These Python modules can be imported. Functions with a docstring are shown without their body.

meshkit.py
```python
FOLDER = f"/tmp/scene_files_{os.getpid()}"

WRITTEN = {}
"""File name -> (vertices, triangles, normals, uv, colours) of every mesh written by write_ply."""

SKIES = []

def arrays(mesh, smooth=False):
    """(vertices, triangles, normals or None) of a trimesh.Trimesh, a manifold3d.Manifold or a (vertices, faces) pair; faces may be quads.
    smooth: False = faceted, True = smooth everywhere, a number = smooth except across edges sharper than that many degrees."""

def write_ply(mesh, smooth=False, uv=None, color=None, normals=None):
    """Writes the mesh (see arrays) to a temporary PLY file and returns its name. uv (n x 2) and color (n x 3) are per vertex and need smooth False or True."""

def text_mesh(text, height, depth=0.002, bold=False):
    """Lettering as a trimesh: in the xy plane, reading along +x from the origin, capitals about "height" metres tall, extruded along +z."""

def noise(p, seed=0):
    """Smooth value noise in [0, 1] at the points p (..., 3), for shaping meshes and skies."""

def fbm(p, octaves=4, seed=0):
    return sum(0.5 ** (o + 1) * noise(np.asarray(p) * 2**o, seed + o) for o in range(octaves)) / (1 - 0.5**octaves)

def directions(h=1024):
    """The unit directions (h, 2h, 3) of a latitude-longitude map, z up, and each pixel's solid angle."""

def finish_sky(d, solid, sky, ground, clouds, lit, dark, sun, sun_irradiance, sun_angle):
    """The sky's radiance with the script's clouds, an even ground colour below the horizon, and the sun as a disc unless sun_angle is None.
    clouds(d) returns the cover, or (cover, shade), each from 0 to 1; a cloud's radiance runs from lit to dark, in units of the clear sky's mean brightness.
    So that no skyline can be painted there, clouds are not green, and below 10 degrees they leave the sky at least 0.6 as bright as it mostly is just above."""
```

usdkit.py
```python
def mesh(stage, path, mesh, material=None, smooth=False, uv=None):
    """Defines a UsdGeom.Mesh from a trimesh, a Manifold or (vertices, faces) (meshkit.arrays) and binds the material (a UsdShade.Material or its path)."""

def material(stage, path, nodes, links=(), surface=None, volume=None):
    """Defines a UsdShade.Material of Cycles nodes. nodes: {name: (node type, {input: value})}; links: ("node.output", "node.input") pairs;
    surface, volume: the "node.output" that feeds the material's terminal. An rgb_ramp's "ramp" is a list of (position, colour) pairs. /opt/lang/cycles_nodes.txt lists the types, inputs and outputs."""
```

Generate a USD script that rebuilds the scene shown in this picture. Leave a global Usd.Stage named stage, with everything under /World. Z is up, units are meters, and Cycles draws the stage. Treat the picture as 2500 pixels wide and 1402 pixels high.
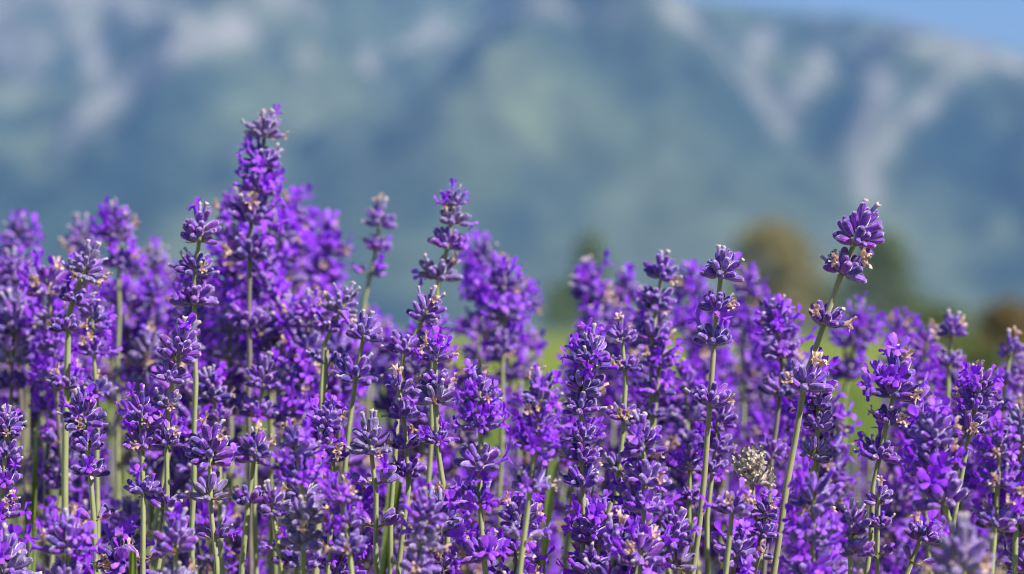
import math
import numpy as np
import trimesh
import usdkit, meshkit
from pxr import Usd, UsdGeom, UsdLux, UsdShade, Sdf, Gf, Vt
from scipy.interpolate import PchipInterpolator

rng = np.random.default_rng(7)
stage = Usd.Stage.CreateInMemory()
UsdGeom.SetStageUpAxis(stage, 'Z')
W = stage.DefinePrim('/World', 'Xform')
stage.SetDefaultPrim(W)
UsdGeom.Scope.Define(stage, '/World/Looks')

# ------------------------------------------------------------------ camera, sky, sun, exposure
CAM = np.array([0.0, 0.0, 0.62])
FOCAL, APER = 100.0, 36.0
K = 2500.0 / (APER / FOCAL)                 # photo pixels per unit of tangent
HORIZON = 812.0
PITCH = math.atan((HORIZON - 701.0) / K)
FOCUS = 1.16
FWD = np.array([0, math.cos(PITCH), math.sin(PITCH)])
UP = np.array([0, -math.sin(PITCH), math.cos(PITCH)])
RIGHT = np.array([1.0, 0, 0])
cam = UsdGeom.Camera.Define(stage, '/World/camera')
cam.CreateFocalLengthAttr(FOCAL)
cam.CreateHorizontalApertureAttr(APER)
cam.CreateVerticalApertureAttr(APER * 574 / 1024)
cam.CreateFStopAttr(8.6)
cam.CreateFocusDistanceAttr(FOCUS)
cam.CreateClippingRangeAttr(Gf.Vec2f(0.05, 50000))
cam.CreateExposureAttr(1.12)
m = Gf.Matrix4d(*RIGHT, 0, *UP, 0, *(-FWD), 0, *CAM, 1)
UsdGeom.Xformable(cam).AddTransformOp().Set(m)

SUN_EL = math.radians(46)
SUN_AZ = math.atan2(0.82, -0.58)            # atan2(x, y) of the direction towards the sun
SUN = np.array([math.sin(SUN_AZ) * math.cos(SUN_EL), math.cos(SUN_AZ) * math.cos(SUN_EL), math.sin(SUN_EL)])
usdkit.material(stage, '/World/Looks/sky', {
    's': ('sky_texture', {'sky_type': 'single_scattering', 'sun_disc': False, 'sun_elevation': SUN_EL, 'sun_rotation': SUN_AZ, 'altitude': 400.0, 'aerosol_density': 0.7}),
    'b': ('background_shader', {'strength': 0.058})}, [('s.color', 'b.color')], surface='b.background')
dome = UsdLux.DomeLight.Define(stage, '/World/sky')
UsdShade.MaterialBindingAPI.Apply(dome.GetPrim()).Bind(UsdShade.Material.Get(stage, '/World/Looks/sky'))
dome.GetPrim().SetCustomDataByKey('kind', 'structure')
sun = UsdLux.DistantLight.Define(stage, '/World/sun')
sun.CreateIntensityAttr(1.25)
sun.CreateAngleAttr(0.5)
sun.CreateNormalizeAttr(True)
sun.CreateColorAttr(Gf.Vec3f(1.0, 0.95, 0.87))
z = Gf.Vec3d(*SUN)
UsdGeom.Xformable(sun).AddTransformOp().Set(Gf.Matrix4d().SetRotate(Gf.Rotation(Gf.Vec3d(0, 0, 1), z)))


def P(px, py, d):
    """A point seen at photo pixel (px, py) at depth d metres."""
    return CAM + d * (FWD + (px - 1250) / K * RIGHT + (701 - py) / K * UP)


# ------------------------------------------------------------------ naming and tagging
used = {}


def numbered(parent, name):
    k = used.get((parent, name), -1) + 1
    used[(parent, name)] = k
    return f'{parent}/{name}' if k == 0 else f'{parent}/{name}_{k:03d}'


def tag(prim, label=None, cat=None, group=None, kind=None):
    prim = prim.GetPrim() if hasattr(prim, 'GetPrim') else prim
    for k, v in (('label', label), ('category', cat), ('group', group), ('kind', kind)):
        if v:
            prim.SetCustomDataByKey(k, v)
    return prim


def xform(parent, name, matrix=None):
    x = UsdGeom.Xform.Define(stage, numbered(parent, name))
    if matrix is not None:
        x.AddTransformOp().Set(Gf.Matrix4d(*np.asarray(matrix, float).T.ravel()))
    return x


def obj(parent, name, vf, mat, smooth=True, uv=None):
    return usdkit.mesh(stage, numbered(parent, name), vf, f'/World/Looks/{mat}', smooth=smooth, uv=uv)


# ------------------------------------------------------------------ materials
def mat(name, nodes, links, surface='p.BSDF'):
    return usdkit.material(stage, f'/World/Looks/{name}', nodes, links, surface=surface)


def bud_material(name, c, base=(0.42, 0.28, 0.24), pale=(0.60, 0.48, 0.86), sheen=0.95):
    c = np.array(c)
    mat(name, {
        'uv': ('texture_coordinate', {}), 'sep': ('separate_xyz', {}),
        'ramp': ('rgb_ramp', {'ramp': [(0, base), (0.10, tuple(0.5 * np.array(base) + 0.5 * c)), (0.30, tuple(c * 1.1)), (0.66, tuple(c * 0.9)), (0.88, tuple(c * 0.6)), (0.95, tuple(0.75 * c + 0.25 * np.array(pale))), (0.965, tuple(0.5 * c + 0.5 * np.array(pale))), (1.0, tuple(0.15 * c + 0.85 * np.array(pale)))]}),
        'g': ('geometry', {}), 'n': ('noise_texture', {'scale': 420.0, 'detail': 2.0}),
        'tone': ('map_range', {'from_min': 0.3, 'from_max': 0.7, 'to_min': 0.45, 'to_max': 1.55, 'clamp': True}),
        'mul': ('mix_color', {'blend_type': 'multiply', 'fac': 1.0}),
        'tc': ('combine_xyz', {}),
        'wv': ('math', {'math_type': 'multiply', 'value2': 2 * math.pi * 9}), 'sn': ('math', {'math_type': 'sine'}),
        'n2': ('noise_texture', {'scale': 3200.0, 'detail': 1.0}),
        'hair': ('map_range', {'from_min': 0.56, 'from_max': 0.74, 'to_min': 0.0, 'to_max': 0.32, 'clamp': True}),
        'mixh': ('mix_color', {'b': pale}),
        'ribs': ('math', {'math_type': 'multiply_add', 'value2': 0.35}),
        'bump': ('bump', {'strength': 0.7, 'distance': 0.00025}),
        'p': ('principled_bsdf', {'roughness': 0.72, 'specular_ior_level': 0.3, 'sheen_weight': sheen, 'sheen_roughness': 0.28, 'sheen_tint': (0.92, 0.85, 1.0)}),
    }, [('uv.UV', 'sep.vector'), ('sep.y', 'ramp.fac'), ('g.position', 'n.vector'), ('n.fac', 'tone.value'),
        ('tone.result', 'tc.x'), ('tone.result', 'tc.y'), ('tone.result', 'tc.z'), ('ramp.color', 'mul.a'), ('tc.vector', 'mul.b'),
        ('g.position', 'n2.vector'), ('n2.fac', 'hair.value'), ('mul.result', 'mixh.a'), ('hair.result', 'mixh.fac'), ('mixh.result', 'p.base_color'),
        ('sep.x', 'wv.value1'), ('wv.value', 'sn.value1'), ('sn.value', 'ribs.value1'), ('n2.fac', 'ribs.value3'), ('ribs.value', 'bump.height'), ('bump.normal', 'p.normal')])


BUDS = ['bud_violet', 'bud_purple', 'bud_indigo', 'bud_dusty', 'bud_plum']
for n_, c_ in zip(BUDS, [(0.150, 0.032, 0.40), (0.215, 0.062, 0.48), (0.078, 0.032, 0.29), (0.225, 0.105, 0.46), (0.205, 0.036, 0.40)]):
    bud_material(n_, c_)
bud_material('bud_faded', (0.19, 0.13, 0.32), (0.40, 0.30, 0.24))
bud_material('bud_withered', (0.60, 0.51, 0.43), (0.48, 0.40, 0.31), (0.72, 0.64, 0.56), 0.3)


def petal_material(name, c, tc, tip=None, through=0.38):
    tip = tip or c
    mat(name, {
        'uv': ('texture_coordinate', {}), 'sep': ('separate_xyz', {}),
        'ramp': ('rgb_ramp', {'ramp': [(0, tuple(np.array(c) * 0.75)), (0.5, c), (1, tip)]}),
        'g': ('geometry', {}), 'n': ('noise_texture', {'scale': 700.0, 'detail': 2.0}),
        'hs': ('hsv', {}), 'tone': ('map_range', {'from_min': 0.3, 'from_max': 0.7, 'to_min': 0.7, 'to_max': 1.25, 'clamp': True}),
        'p': ('principled_bsdf', {'roughness': 0.55, 'specular_ior_level': 0.3, 'sheen_weight': 0.25, 'sheen_tint': (0.85, 0.8, 1.0)}),
        't': ('translucent_bsdf', {'color': tc}), 'mix': ('mix_closure', {'fac': through})},
        [('uv.UV', 'sep.vector'), ('sep.y', 'ramp.fac'), ('ramp.color', 'hs.color'), ('g.position', 'n.vector'), ('n.fac', 'tone.value'), ('tone.result', 'hs.value'),
         ('hs.color', 'p.base_color'), ('p.BSDF', 'mix.closure1'), ('t.BSDF', 'mix.closure2')], 'mix.closure')


PETALS = ['petal_violet', 'petal_purple', 'petal_mauve']
petal_material('petal_violet', (0.28, 0.030, 0.80), (0.40, 0.03, 0.92))
petal_material('petal_purple', (0.37, 0.065, 0.86), (0.48, 0.06, 0.94))
petal_material('petal_mauve', (0.38, 0.12, 0.82), (0.46, 0.10, 0.90))
petal_material('petal_wilted', (0.70, 0.47, 0.38), (0.68, 0.42, 0.30), (0.80, 0.62, 0.52))
petal_material('tip_pale', (0.42, 0.36, 0.62), (0.5, 0.4, 0.6), (0.66, 0.52, 0.50))
petal_material('bract_brown', (0.36, 0.22, 0.14), (0.4, 0.22, 0.1), (0.50, 0.33, 0.20))
petal_material('petal_yellow', (0.75, 0.52, 0.03), (0.8, 0.55, 0.03))
petal_material('grass_blade', (0.17, 0.26, 0.045), (0.30, 0.42, 0.05), (0.24, 0.32, 0.07))
petal_material('lavender_leaf', (0.20, 0.25, 0.13), (0.25, 0.34, 0.12), (0.26, 0.30, 0.18))
petal_material('leaf_dark_green', (0.13, 0.165, 0.065), (0.18, 0.23, 0.05), through=0.52)
petal_material('leaf_green', (0.15, 0.20, 0.08), (0.22, 0.30, 0.07), through=0.52)
petal_material('leaf_olive', (0.30, 0.245, 0.07), (0.36, 0.30, 0.05), through=0.52)
petal_material('leaf_rust', (0.22, 0.165, 0.07), (0.26, 0.18, 0.05), through=0.52)


def stem_material(name, c1, c2):
    mat(name, {
        'g': ('geometry', {}), 'n': ('noise_texture', {'scale': 60.0, 'detail': 3.0}),
        'ramp': ('rgb_ramp', {'ramp': [(0.3, c1), (0.7, c2)]}),
        'n2': ('noise_texture', {'scale': 2500.0, 'detail': 1.0}), 'bump': ('bump', {'strength': 0.6, 'distance': 0.0002}),
        'p': ('principled_bsdf', {'roughness': 0.7, 'specular_ior_level': 0.3, 'sheen_weight': 0.5, 'sheen_roughness': 0.4, 'sheen_tint': (0.9, 0.95, 0.8)})},
        [('g.position', 'n.vector'), ('n.fac', 'ramp.fac'), ('ramp.color', 'p.base_color'), ('g.position', 'n2.vector'), ('n2.fac', 'bump.height'), ('bump.normal', 'p.normal')])


stem_material('stem_green', (0.20, 0.225, 0.085), (0.30, 0.31, 0.145))
stem_material('stem_olive', (0.20, 0.21, 0.085), (0.29, 0.26, 0.15))
stem_material('stem_purple', (0.13, 0.095, 0.10), (0.19, 0.16, 0.12))
stem_material('bark', (0.09, 0.065, 0.045), (0.14, 0.11, 0.08))
mat('soil', {'g': ('geometry', {}), 'n': ('noise_texture', {'scale': 14.0, 'detail': 6.0}), 'ramp': ('rgb_ramp', {'ramp': [(0.3, (0.09, 0.06, 0.04)), (0.7, (0.19, 0.14, 0.09))]}),
             'bump': ('bump', {'strength': 0.6, 'distance': 0.03}), 'p': ('principled_bsdf', {'roughness': 0.95})},
    [('g.position', 'n.vector'), ('n.fac', 'ramp.fac'), ('ramp.color', 'p.base_color'), ('n.fac', 'bump.height'), ('bump.normal', 'p.normal')])
mat('meadow', {'g': ('geometry', {}), 'n': ('noise_texture', {'scale': 0.35, 'detail': 5.0}), 'n2': ('noise_texture', {'scale': 9.0, 'detail': 4.0}),
               'ramp': ('rgb_ramp', {'ramp': [(0.3, (0.09, 0.13, 0.017)), (0.5, (0.14, 0.18, 0.024)), (0.72, (0.19, 0.205, 0.04))]}),
               'mx': ('mix_color', {'blend_type': 'multiply', 'fac': 0.5}), 'r2': ('rgb_ramp', {'ramp': [(0.3, (0.5, 0.5, 0.5)), (0.7, (1.2, 1.2, 1.2))]}),
               'p': ('principled_bsdf', {'roughness': 0.95, 'specular_ior_level': 0.1})},
    [('g.position', 'n.vector'), ('n.fac', 'ramp.fac'), ('g.position', 'n2.vector'), ('n2.fac', 'r2.fac'), ('ramp.color', 'mx.a'), ('r2.color', 'mx.b'), ('mx.result', 'p.base_color')])
mat('mountain', {'a': ('attribute', {'attribute': 'tint'}), 'g': ('geometry', {}), 'n': ('noise_texture', {'scale': 0.02, 'detail': 6.0, 'roughness': 0.6}),
                 'r': ('rgb_ramp', {'ramp': [(0.25, (0.6, 0.6, 0.6)), (0.75, (1.35, 1.35, 1.35))]}), 'mx': ('mix_color', {'blend_type': 'multiply', 'fac': 1.0, 'use_clamp': True}),
                 'p': ('principled_bsdf', {'roughness': 0.95, 'specular_ior_level': 0.1})},
    [('a.color', 'mx.a'), ('g.position', 'n.vector'), ('n.fac', 'r.fac'), ('r.color', 'mx.b'), ('mx.result', 'p.base_color')])
usdkit.material(stage, '/World/Looks/haze', {'v': ('principled_volume', {'color': (0.145, 0.335, 0.74), 'density': 0.00015, 'anisotropy': 0.0})}, [], volume='v.volume')

# ------------------------------------------------------------------ ground and mountains
M0, M1, SLOPE = 2600.0, 4600.0, 0.33


def ground_sheet():
    xs = np.unique(np.concatenate([np.linspace(-4500, 4500, 31), np.linspace(-40, 40, 41)]))
    ys = np.unique(np.concatenate([np.linspace(-1500, 6500, 31), np.linspace(-10, 60, 36)]))
    X, Y = np.meshgrid(xs, ys)
    Z = np.zeros_like(X)
    v = np.stack([X, Y, Z], -1).reshape(-1, 3)
    n, mcol = len(ys), len(xs)
    i, j = np.meshgrid(np.arange(n - 1), np.arange(mcol - 1), indexing='ij')
    a = i * mcol + j
    f = np.stack([a, a + 1, a + mcol + 1, a + mcol], -1).reshape(-1, 4)
    return v, f


g_ = obj('/World', 'ground', ground_sheet(), 'meadow', smooth=False)
tag(g_, 'flat sunlit yellow-green meadow spreading behind the lavender', 'ground', kind='structure')


def plan(px, py):
    """Plan position on the mountain ramp of a feature that shows near photo pixel (px, py)."""
    t = (HORIZON - py) / K
    y = (SLOPE * M0 + CAM[2]) / (SLOPE - t)
    return np.array([(px - 1250) / K * y, y])


def seg_field(X, Y, pts, w, amp=None):
    """Soft distance field of a polyline in plan: exp(-d^2 / w^2) with a width that runs from w[0] to w[1]."""
    out = np.zeros_like(X)
    q = np.array([plan(*p) for p in pts])
    n = len(q) - 1
    for k in range(n):
        a, b = q[k], q[k + 1]
        d = b - a
        t = np.clip(((X - a[0]) * d[0] + (Y - a[1]) * d[1]) / (d @ d + 1e-9), 0, 1)
        dx, dy = X - a[0] - t * d[0], Y - a[1] - t * d[1]
        u = (k + t) / n
        ww = w[0] + (w[1] - w[0]) * u
        aa = 1.0 if amp is None else amp[0] + (amp[1] - amp[0]) * u
        out = np.maximum(out, aa * np.exp(-(dx * dx + (0.32 * dy) ** 2) / ww ** 2))
    return out


def build_mountain():
    xs, ys = np.linspace(-2300, 2300, 420), np.linspace(M0 - 300, 5600, 330)
    X, Y = np.meshgrid(xs, ys)
    p3 = np.stack([X / 330, Y / 330, X * 0 + 3], -1)
    warp = meshkit.fbm(p3, 3, 5) - 0.5
    ridge = 1 - np.abs(2 * meshkit.fbm(np.stack([(X * 0.8 + Y * 0.55) / 420 + warp, (Y - 0.5 * X) / 1300, X * 0 + 9], -1), 4, 11) - 1)
    ridge2 = 1 - np.abs(2 * meshkit.fbm(np.stack([(X - 0.3 * Y) / 210, Y / 520, X * 0 + 1], -1), 4, 23) - 1)
    ridge3 = 1 - np.abs(2 * meshkit.fbm(np.stack([(X + 0.2 * Y) / 95 + warp, Y / 260, X * 0 + 4], -1), 3, 29) - 1)
    ramp = SLOPE * np.clip(Y - M0, 0, None)
    up = np.clip((Y - M0) / 500, 0, 1)
    Z = ramp + up * ((ridge - 0.7) * 175 + (ridge2 - 0.7) * 80 + (ridge3 - 0.7) * 45)
    # spurs and gullies that the photograph shows
    Z += up * 85 * seg_field(X, Y, [(1500, 60), (1420, 270), (1150, 520), (980, 700)], (120, 90))
    Z += up * 60 * seg_field(X, Y, [(1420, 270), (1650, 430), (1900, 640)], (110, 90))
    Z += up * 70 * seg_field(X, Y, [(900, 40), (640, 190), (480, 330), (330, 560)], (90, 110))
    Z += up * 55 * seg_field(X, Y, [(2430, 120), (2230, 300), (2130, 470)], (90, 70))
    Z -= up * 55 * seg_field(X, Y, [(1240, 140), (900, 300), (640, 420), (330, 470)], (80, 110))
    Z -= up * 60 * seg_field(X, Y, [(2420, 260), (2300, 420), (2200, 620)], (80, 120))
    # the skyline: a crest line that falls to the right
    px_at = X / np.maximum(Y, 1) * K + 1250
    crest_px = np.array([-900, 0, 500, 1000, 1400, 1730, 1900, 2050, 2200, 2350, 2500, 2800, 3400])
    crest_py = np.array([-330, -260, -210, -140, -70, 2, 26, 34, 54, 92, 134, 220, 340])
    crest = np.interp(px_at, crest_px, crest_py)
    y_crest = (SLOPE * M0) / (SLOPE - (HORIZON - crest) / K)
    over = np.clip(Y - y_crest, 0, None)
    cap = (HORIZON - crest) / K * Y + CAM[2] + 6 * (meshkit.fbm(np.stack([X / 90, Y / 90, X * 0], -1), 3, 2) - 0.5)
    Z = np.minimum(Z, cap) - np.where(over > 150, (over - 150) * 0.30, 0)
    Z = np.where(Y <= M0 - 299, -2.0, Z)
    Z = np.maximum(Z, -2.0)
    # bare scree and rock against forest, plus painted slope shade and light: colours that stay put
    scree = np.zeros_like(X)
    S = [([(560, 60), (430, 140), (330, 215), (260, 270), (185, 330)], (52, 34), (0.95, 0.75)),
         ([(180, 30), (230, 130), (255, 220)], (42, 30), (0.75, 0.8)), ([(20, 60), (15, 160)], (45, 38), (0.9, 0.6)), ([(380, 110), (330, 200)], (30, 26), (0.8, 0.9)),
         ([(90, -60), (330, 20), (470, 60)], (60, 40), (0.6, 0.55)), ([(640, -30), (760, 20)], (45, 35), (0.55, 0.45)), ([(-80, 20), (60, 90)], (60, 40), (0.4, 0.4)),
         ([(912, 150), (908, 158)], (30, 28), (0.7, 0.7)), ([(1060, 50), (1000, 110)], (32, 22), (0.75, 0.6)), ([(1240, 20), (1150, 90), (1110, 120)], (30, 22), (0.7, 0.5)),
         ([(730, 130), (720, 150)], (28, 26), (0.4, 0.4)), ([(1290, 20), (1350, 30), (1560, 40)], (45, 30), (0.6, 0.4)),
         ([(1640, 0), (1740, 110), (1830, 220), (1930, 300)], (24, 26), (0.6, 0.7)), ([(1870, 70), (1860, 180), (1890, 260)], (34, 26), (0.6, 0.9)),
         ([(2010, 60), (2005, 160), (1940, 260)], (28, 24), (0.7, 0.8)), ([(1900, 250), (1920, 320)], (26, 12), (0.8, 0.4)),
         ([(2130, 90), (2140, 200), (2100, 290), (2080, 380), (2100, 470)], (34, 34), (0.75, 0.85)), ([(2400, 100), (2280, 210), (2190, 300), (2120, 370)], (36, 26), (0.6, 0.7)),
         ([(2180, 60), (2330, 95), (2500, 150)], (30, 26), (0.7, 0.8)), ([(120, 110), (20, 240)], (40, 30), (0.5, 0.3)), ([(60, -40), (260, 10), (420, 20)], (75, 60), (0.55, 0.5)), ([(250, 215), (215, 300)], (34, 26), (0.6, 0.5))]
    sy = HORIZON - K * (Z - CAM[2]) / np.maximum(Y, 1)       # where the rock of each gully lies on the finished slope
    wob = meshkit.fbm(np.stack([X / 150, Y / 150, X * 0 + 2], -1), 3, 71) - 0.5
    wob2 = meshkit.fbm(np.stack([X / 60, Y / 70, X * 0 + 8], -1), 3, 77) - 0.5
    wx, wy = px_at + 70 * wob + 55 * wob2, sy + 60 * wob - 45 * wob2

    def patch(pts, w, amp):
        out = np.zeros_like(X)
        q = np.array(pts, float)
        n = len(q) - 1
        for k in range(n):
            d = q[k + 1] - q[k]
            t = np.clip(((wx - q[k, 0]) * d[0] + (wy - q[k, 1]) * d[1]) / (d @ d + 1e-9), 0, 1)
            u = (k + t) / n
            dd = (wx - q[k, 0] - t * d[0]) ** 2 + (wy - q[k, 1] - t * d[1]) ** 2
            out = np.maximum(out, (amp[0] + (amp[1] - amp[0]) * u) * np.exp(-dd / (0.95 * (w[0] + (w[1] - w[0]) * u)) ** 2))
        return out
    for pts, w, a in S:
        scree = np.maximum(scree, patch(pts, w, a))
    nz = meshkit.fbm(np.stack([X / 60, Y / 110, X * 0 + 5], -1), 4, 31)
    scree = np.clip((scree * (0.5 + 1.05 * nz) - 0.03) * 1.3, 0, 1)
    high = np.clip((Z - 330) / 300, 0, 1)
    fz = meshkit.fbm(np.stack([X / 130, Y / 200, X * 0], -1), 4, 41)[..., None]
    fz = np.clip((fz - 0.3) / 0.4, 0, 1)
    forest = np.array([0.026, 0.044, 0.028]) * (1 - fz) + np.array([0.095, 0.115, 0.06]) * fz
    pale_green = np.array([0.13, 0.16, 0.08])
    valley_shade = np.zeros_like(X)  # dark valley shade painted into the slope as a deeper forest tone
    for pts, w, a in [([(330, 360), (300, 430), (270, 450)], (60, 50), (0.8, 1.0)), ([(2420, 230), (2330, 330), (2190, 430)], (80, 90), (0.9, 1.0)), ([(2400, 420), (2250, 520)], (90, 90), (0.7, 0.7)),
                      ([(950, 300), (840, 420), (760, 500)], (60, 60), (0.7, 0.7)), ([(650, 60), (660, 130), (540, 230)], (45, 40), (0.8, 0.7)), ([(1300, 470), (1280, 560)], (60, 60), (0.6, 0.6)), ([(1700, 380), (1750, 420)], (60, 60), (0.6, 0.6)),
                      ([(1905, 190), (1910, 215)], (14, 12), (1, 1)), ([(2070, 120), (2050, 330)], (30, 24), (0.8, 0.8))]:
        valley_shade = np.maximum(valley_shade, patch(pts, w, a))
    lit_bands = np.zeros_like(X)  # lighter bands of the relief, their light painted in as paler green
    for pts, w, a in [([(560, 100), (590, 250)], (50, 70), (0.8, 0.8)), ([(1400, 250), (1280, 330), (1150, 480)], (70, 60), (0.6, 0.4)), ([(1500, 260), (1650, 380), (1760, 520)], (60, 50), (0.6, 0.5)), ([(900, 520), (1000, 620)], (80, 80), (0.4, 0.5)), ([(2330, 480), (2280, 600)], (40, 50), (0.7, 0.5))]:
        lit_bands = np.maximum(lit_bands, 0.6 * patch(pts, w, a))
    forest = forest * (1 - lit_bands[..., None]) + pale_green * lit_bands[..., None]
    forest = forest * (1 - 0.7 * valley_shade[..., None]) + np.array([0.010, 0.022, 0.022]) * 0.7 * valley_shade[..., None]
    c = forest * (1 - 0.35 * high[..., None]) + pale_green * 0.35 * high[..., None]
    c = c * (1 - scree[..., None]) + np.array([0.215, 0.205, 0.18]) * scree[..., None]
    v = np.stack([X, Y, Z], -1).reshape(-1, 3)
    n, mc = X.shape
    i, j = np.meshgrid(np.arange(n - 1), np.arange(mc - 1), indexing='ij')
    a = i * mc + j
    f = np.stack([a, a + 1, a + mc + 1, a + mc], -1).reshape(-1, 4)
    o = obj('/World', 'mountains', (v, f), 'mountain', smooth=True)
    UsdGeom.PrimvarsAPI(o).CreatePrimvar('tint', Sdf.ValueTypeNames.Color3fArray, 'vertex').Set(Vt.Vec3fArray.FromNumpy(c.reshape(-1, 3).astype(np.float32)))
    tag(o, 'hazy blue-green forested mountainside with pale scree gullies', 'mountain', kind='structure')
    return float(Z.max())


ZTOP = build_mountain()
hz = trimesh.creation.box([7600, 9000, ZTOP + 31])
hz.apply_translation([0, 2700, (ZTOP + 31) / 2 - 3.2])
tag(obj('/World', 'haze', hz, 'haze', smooth=False), 'pale blue summer haze in front of the mountains', 'haze', kind='stuff')


# ------------------------------------------------------------------ small mesh makers (millimetres)
def tube(pts, radii, sides=8, square=0.0, cap=True):
    p = np.asarray(pts, float)
    r = np.broadcast_to(radii, (len(p),))
    t = np.gradient(p, axis=0)
    t /= np.linalg.norm(t, axis=1, keepdims=True) + 1e-12
    a = np.cross(t, [0.0, 1.0, 0.02])
    a /= np.linalg.norm(a, axis=1, keepdims=True) + 1e-12
    b = np.cross(t, a)
    ang = np.arange(sides) * 2 * np.pi / sides
    rr = 1 + square * np.cos(4 * ang)
    v = p[:, None] + (r[:, None] * rr[None])[..., None] * (np.cos(ang)[None, :, None] * a[:, None] + np.sin(ang)[None, :, None] * b[:, None])
    i, j = np.meshgrid(np.arange(len(p) - 1), np.arange(sides), indexing='ij')
    q = np.stack([i * sides + j, i * sides + (j + 1) % sides, (i + 1) * sides + (j + 1) % sides, (i + 1) * sides + j], -1).reshape(-1, 4)
    f = np.vstack([q[:, [0, 1, 2]], q[:, [0, 2, 3]]])
    v = v.reshape(-1, 3)
    if cap:
        n = len(v)
        v = np.vstack([v, p[:1] - 0 * t[:1], p[-1:]])
        k = np.arange(sides)
        f = np.vstack([f, np.stack([(k + 1) % sides, k, np.full(sides, n)], 1), np.stack([(len(p) - 1) * sides + k, (len(p) - 1) * sides + (k + 1) % sides, np.full(sides, n + 1)], 1)])
    return v, f


def bud_mesh(r, length=5.6, rad=1.25):
    """A ribbed lavender calyx along +z with its base at the origin. Returns (v, f, uv)."""
    t = np.array([0, 0.07, 0.2, 0.42, 0.68, 0.86, 0.96, 1.0])
    prof = np.array([0.30, 0.62, 0.86, 1.0, 1.0, 0.84, 0.56, 0.22]) * rad
    prof = prof * (1 + r.normal(0, 0.03, len(t)))
    n = 11
    ang = np.arange(n) * 2 * np.pi / n
    bend, bd = r.uniform(-0.7, 0.7), r.uniform(0, 2 * np.pi)
    rib = 1 + 0.07 * np.where(np.arange(n) % 2 == 0, 1, -1)
    rib[-1] = 1
    v, uv = [], []
    for tt, pr in zip(t, prof):
        c = bend * tt * tt
        for k in range(n):
            v.append([pr * rib[k] * math.cos(ang[k]) + c * math.cos(bd), pr * rib[k] * math.sin(ang[k]) + c * math.sin(bd), tt * length])
            uv.append([k / n, 0.96 * tt])
    v.append([bend * math.cos(bd), bend * math.sin(bd), length * 0.985])
    uv.append([0.5, 0.96])
    f = []
    for i in range(len(t) - 1):
        for k in range(n):
            a, b = i * n + k, i * n + (k + 1) % n
            f += [[a, b, b + n], [a, b + n, a + n]]
    top, last = (len(t) - 1) * n, len(v) - 1
    f += [[top + k, top + (k + 1) % n, last] for k in range(n)]
    v, f, uv = np.array(v), np.array(f), np.array(uv)
    return add_hairs(r, v, f, uv, 44, 0.42, 0.045, np.array([0, 0, 0.6]))


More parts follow.
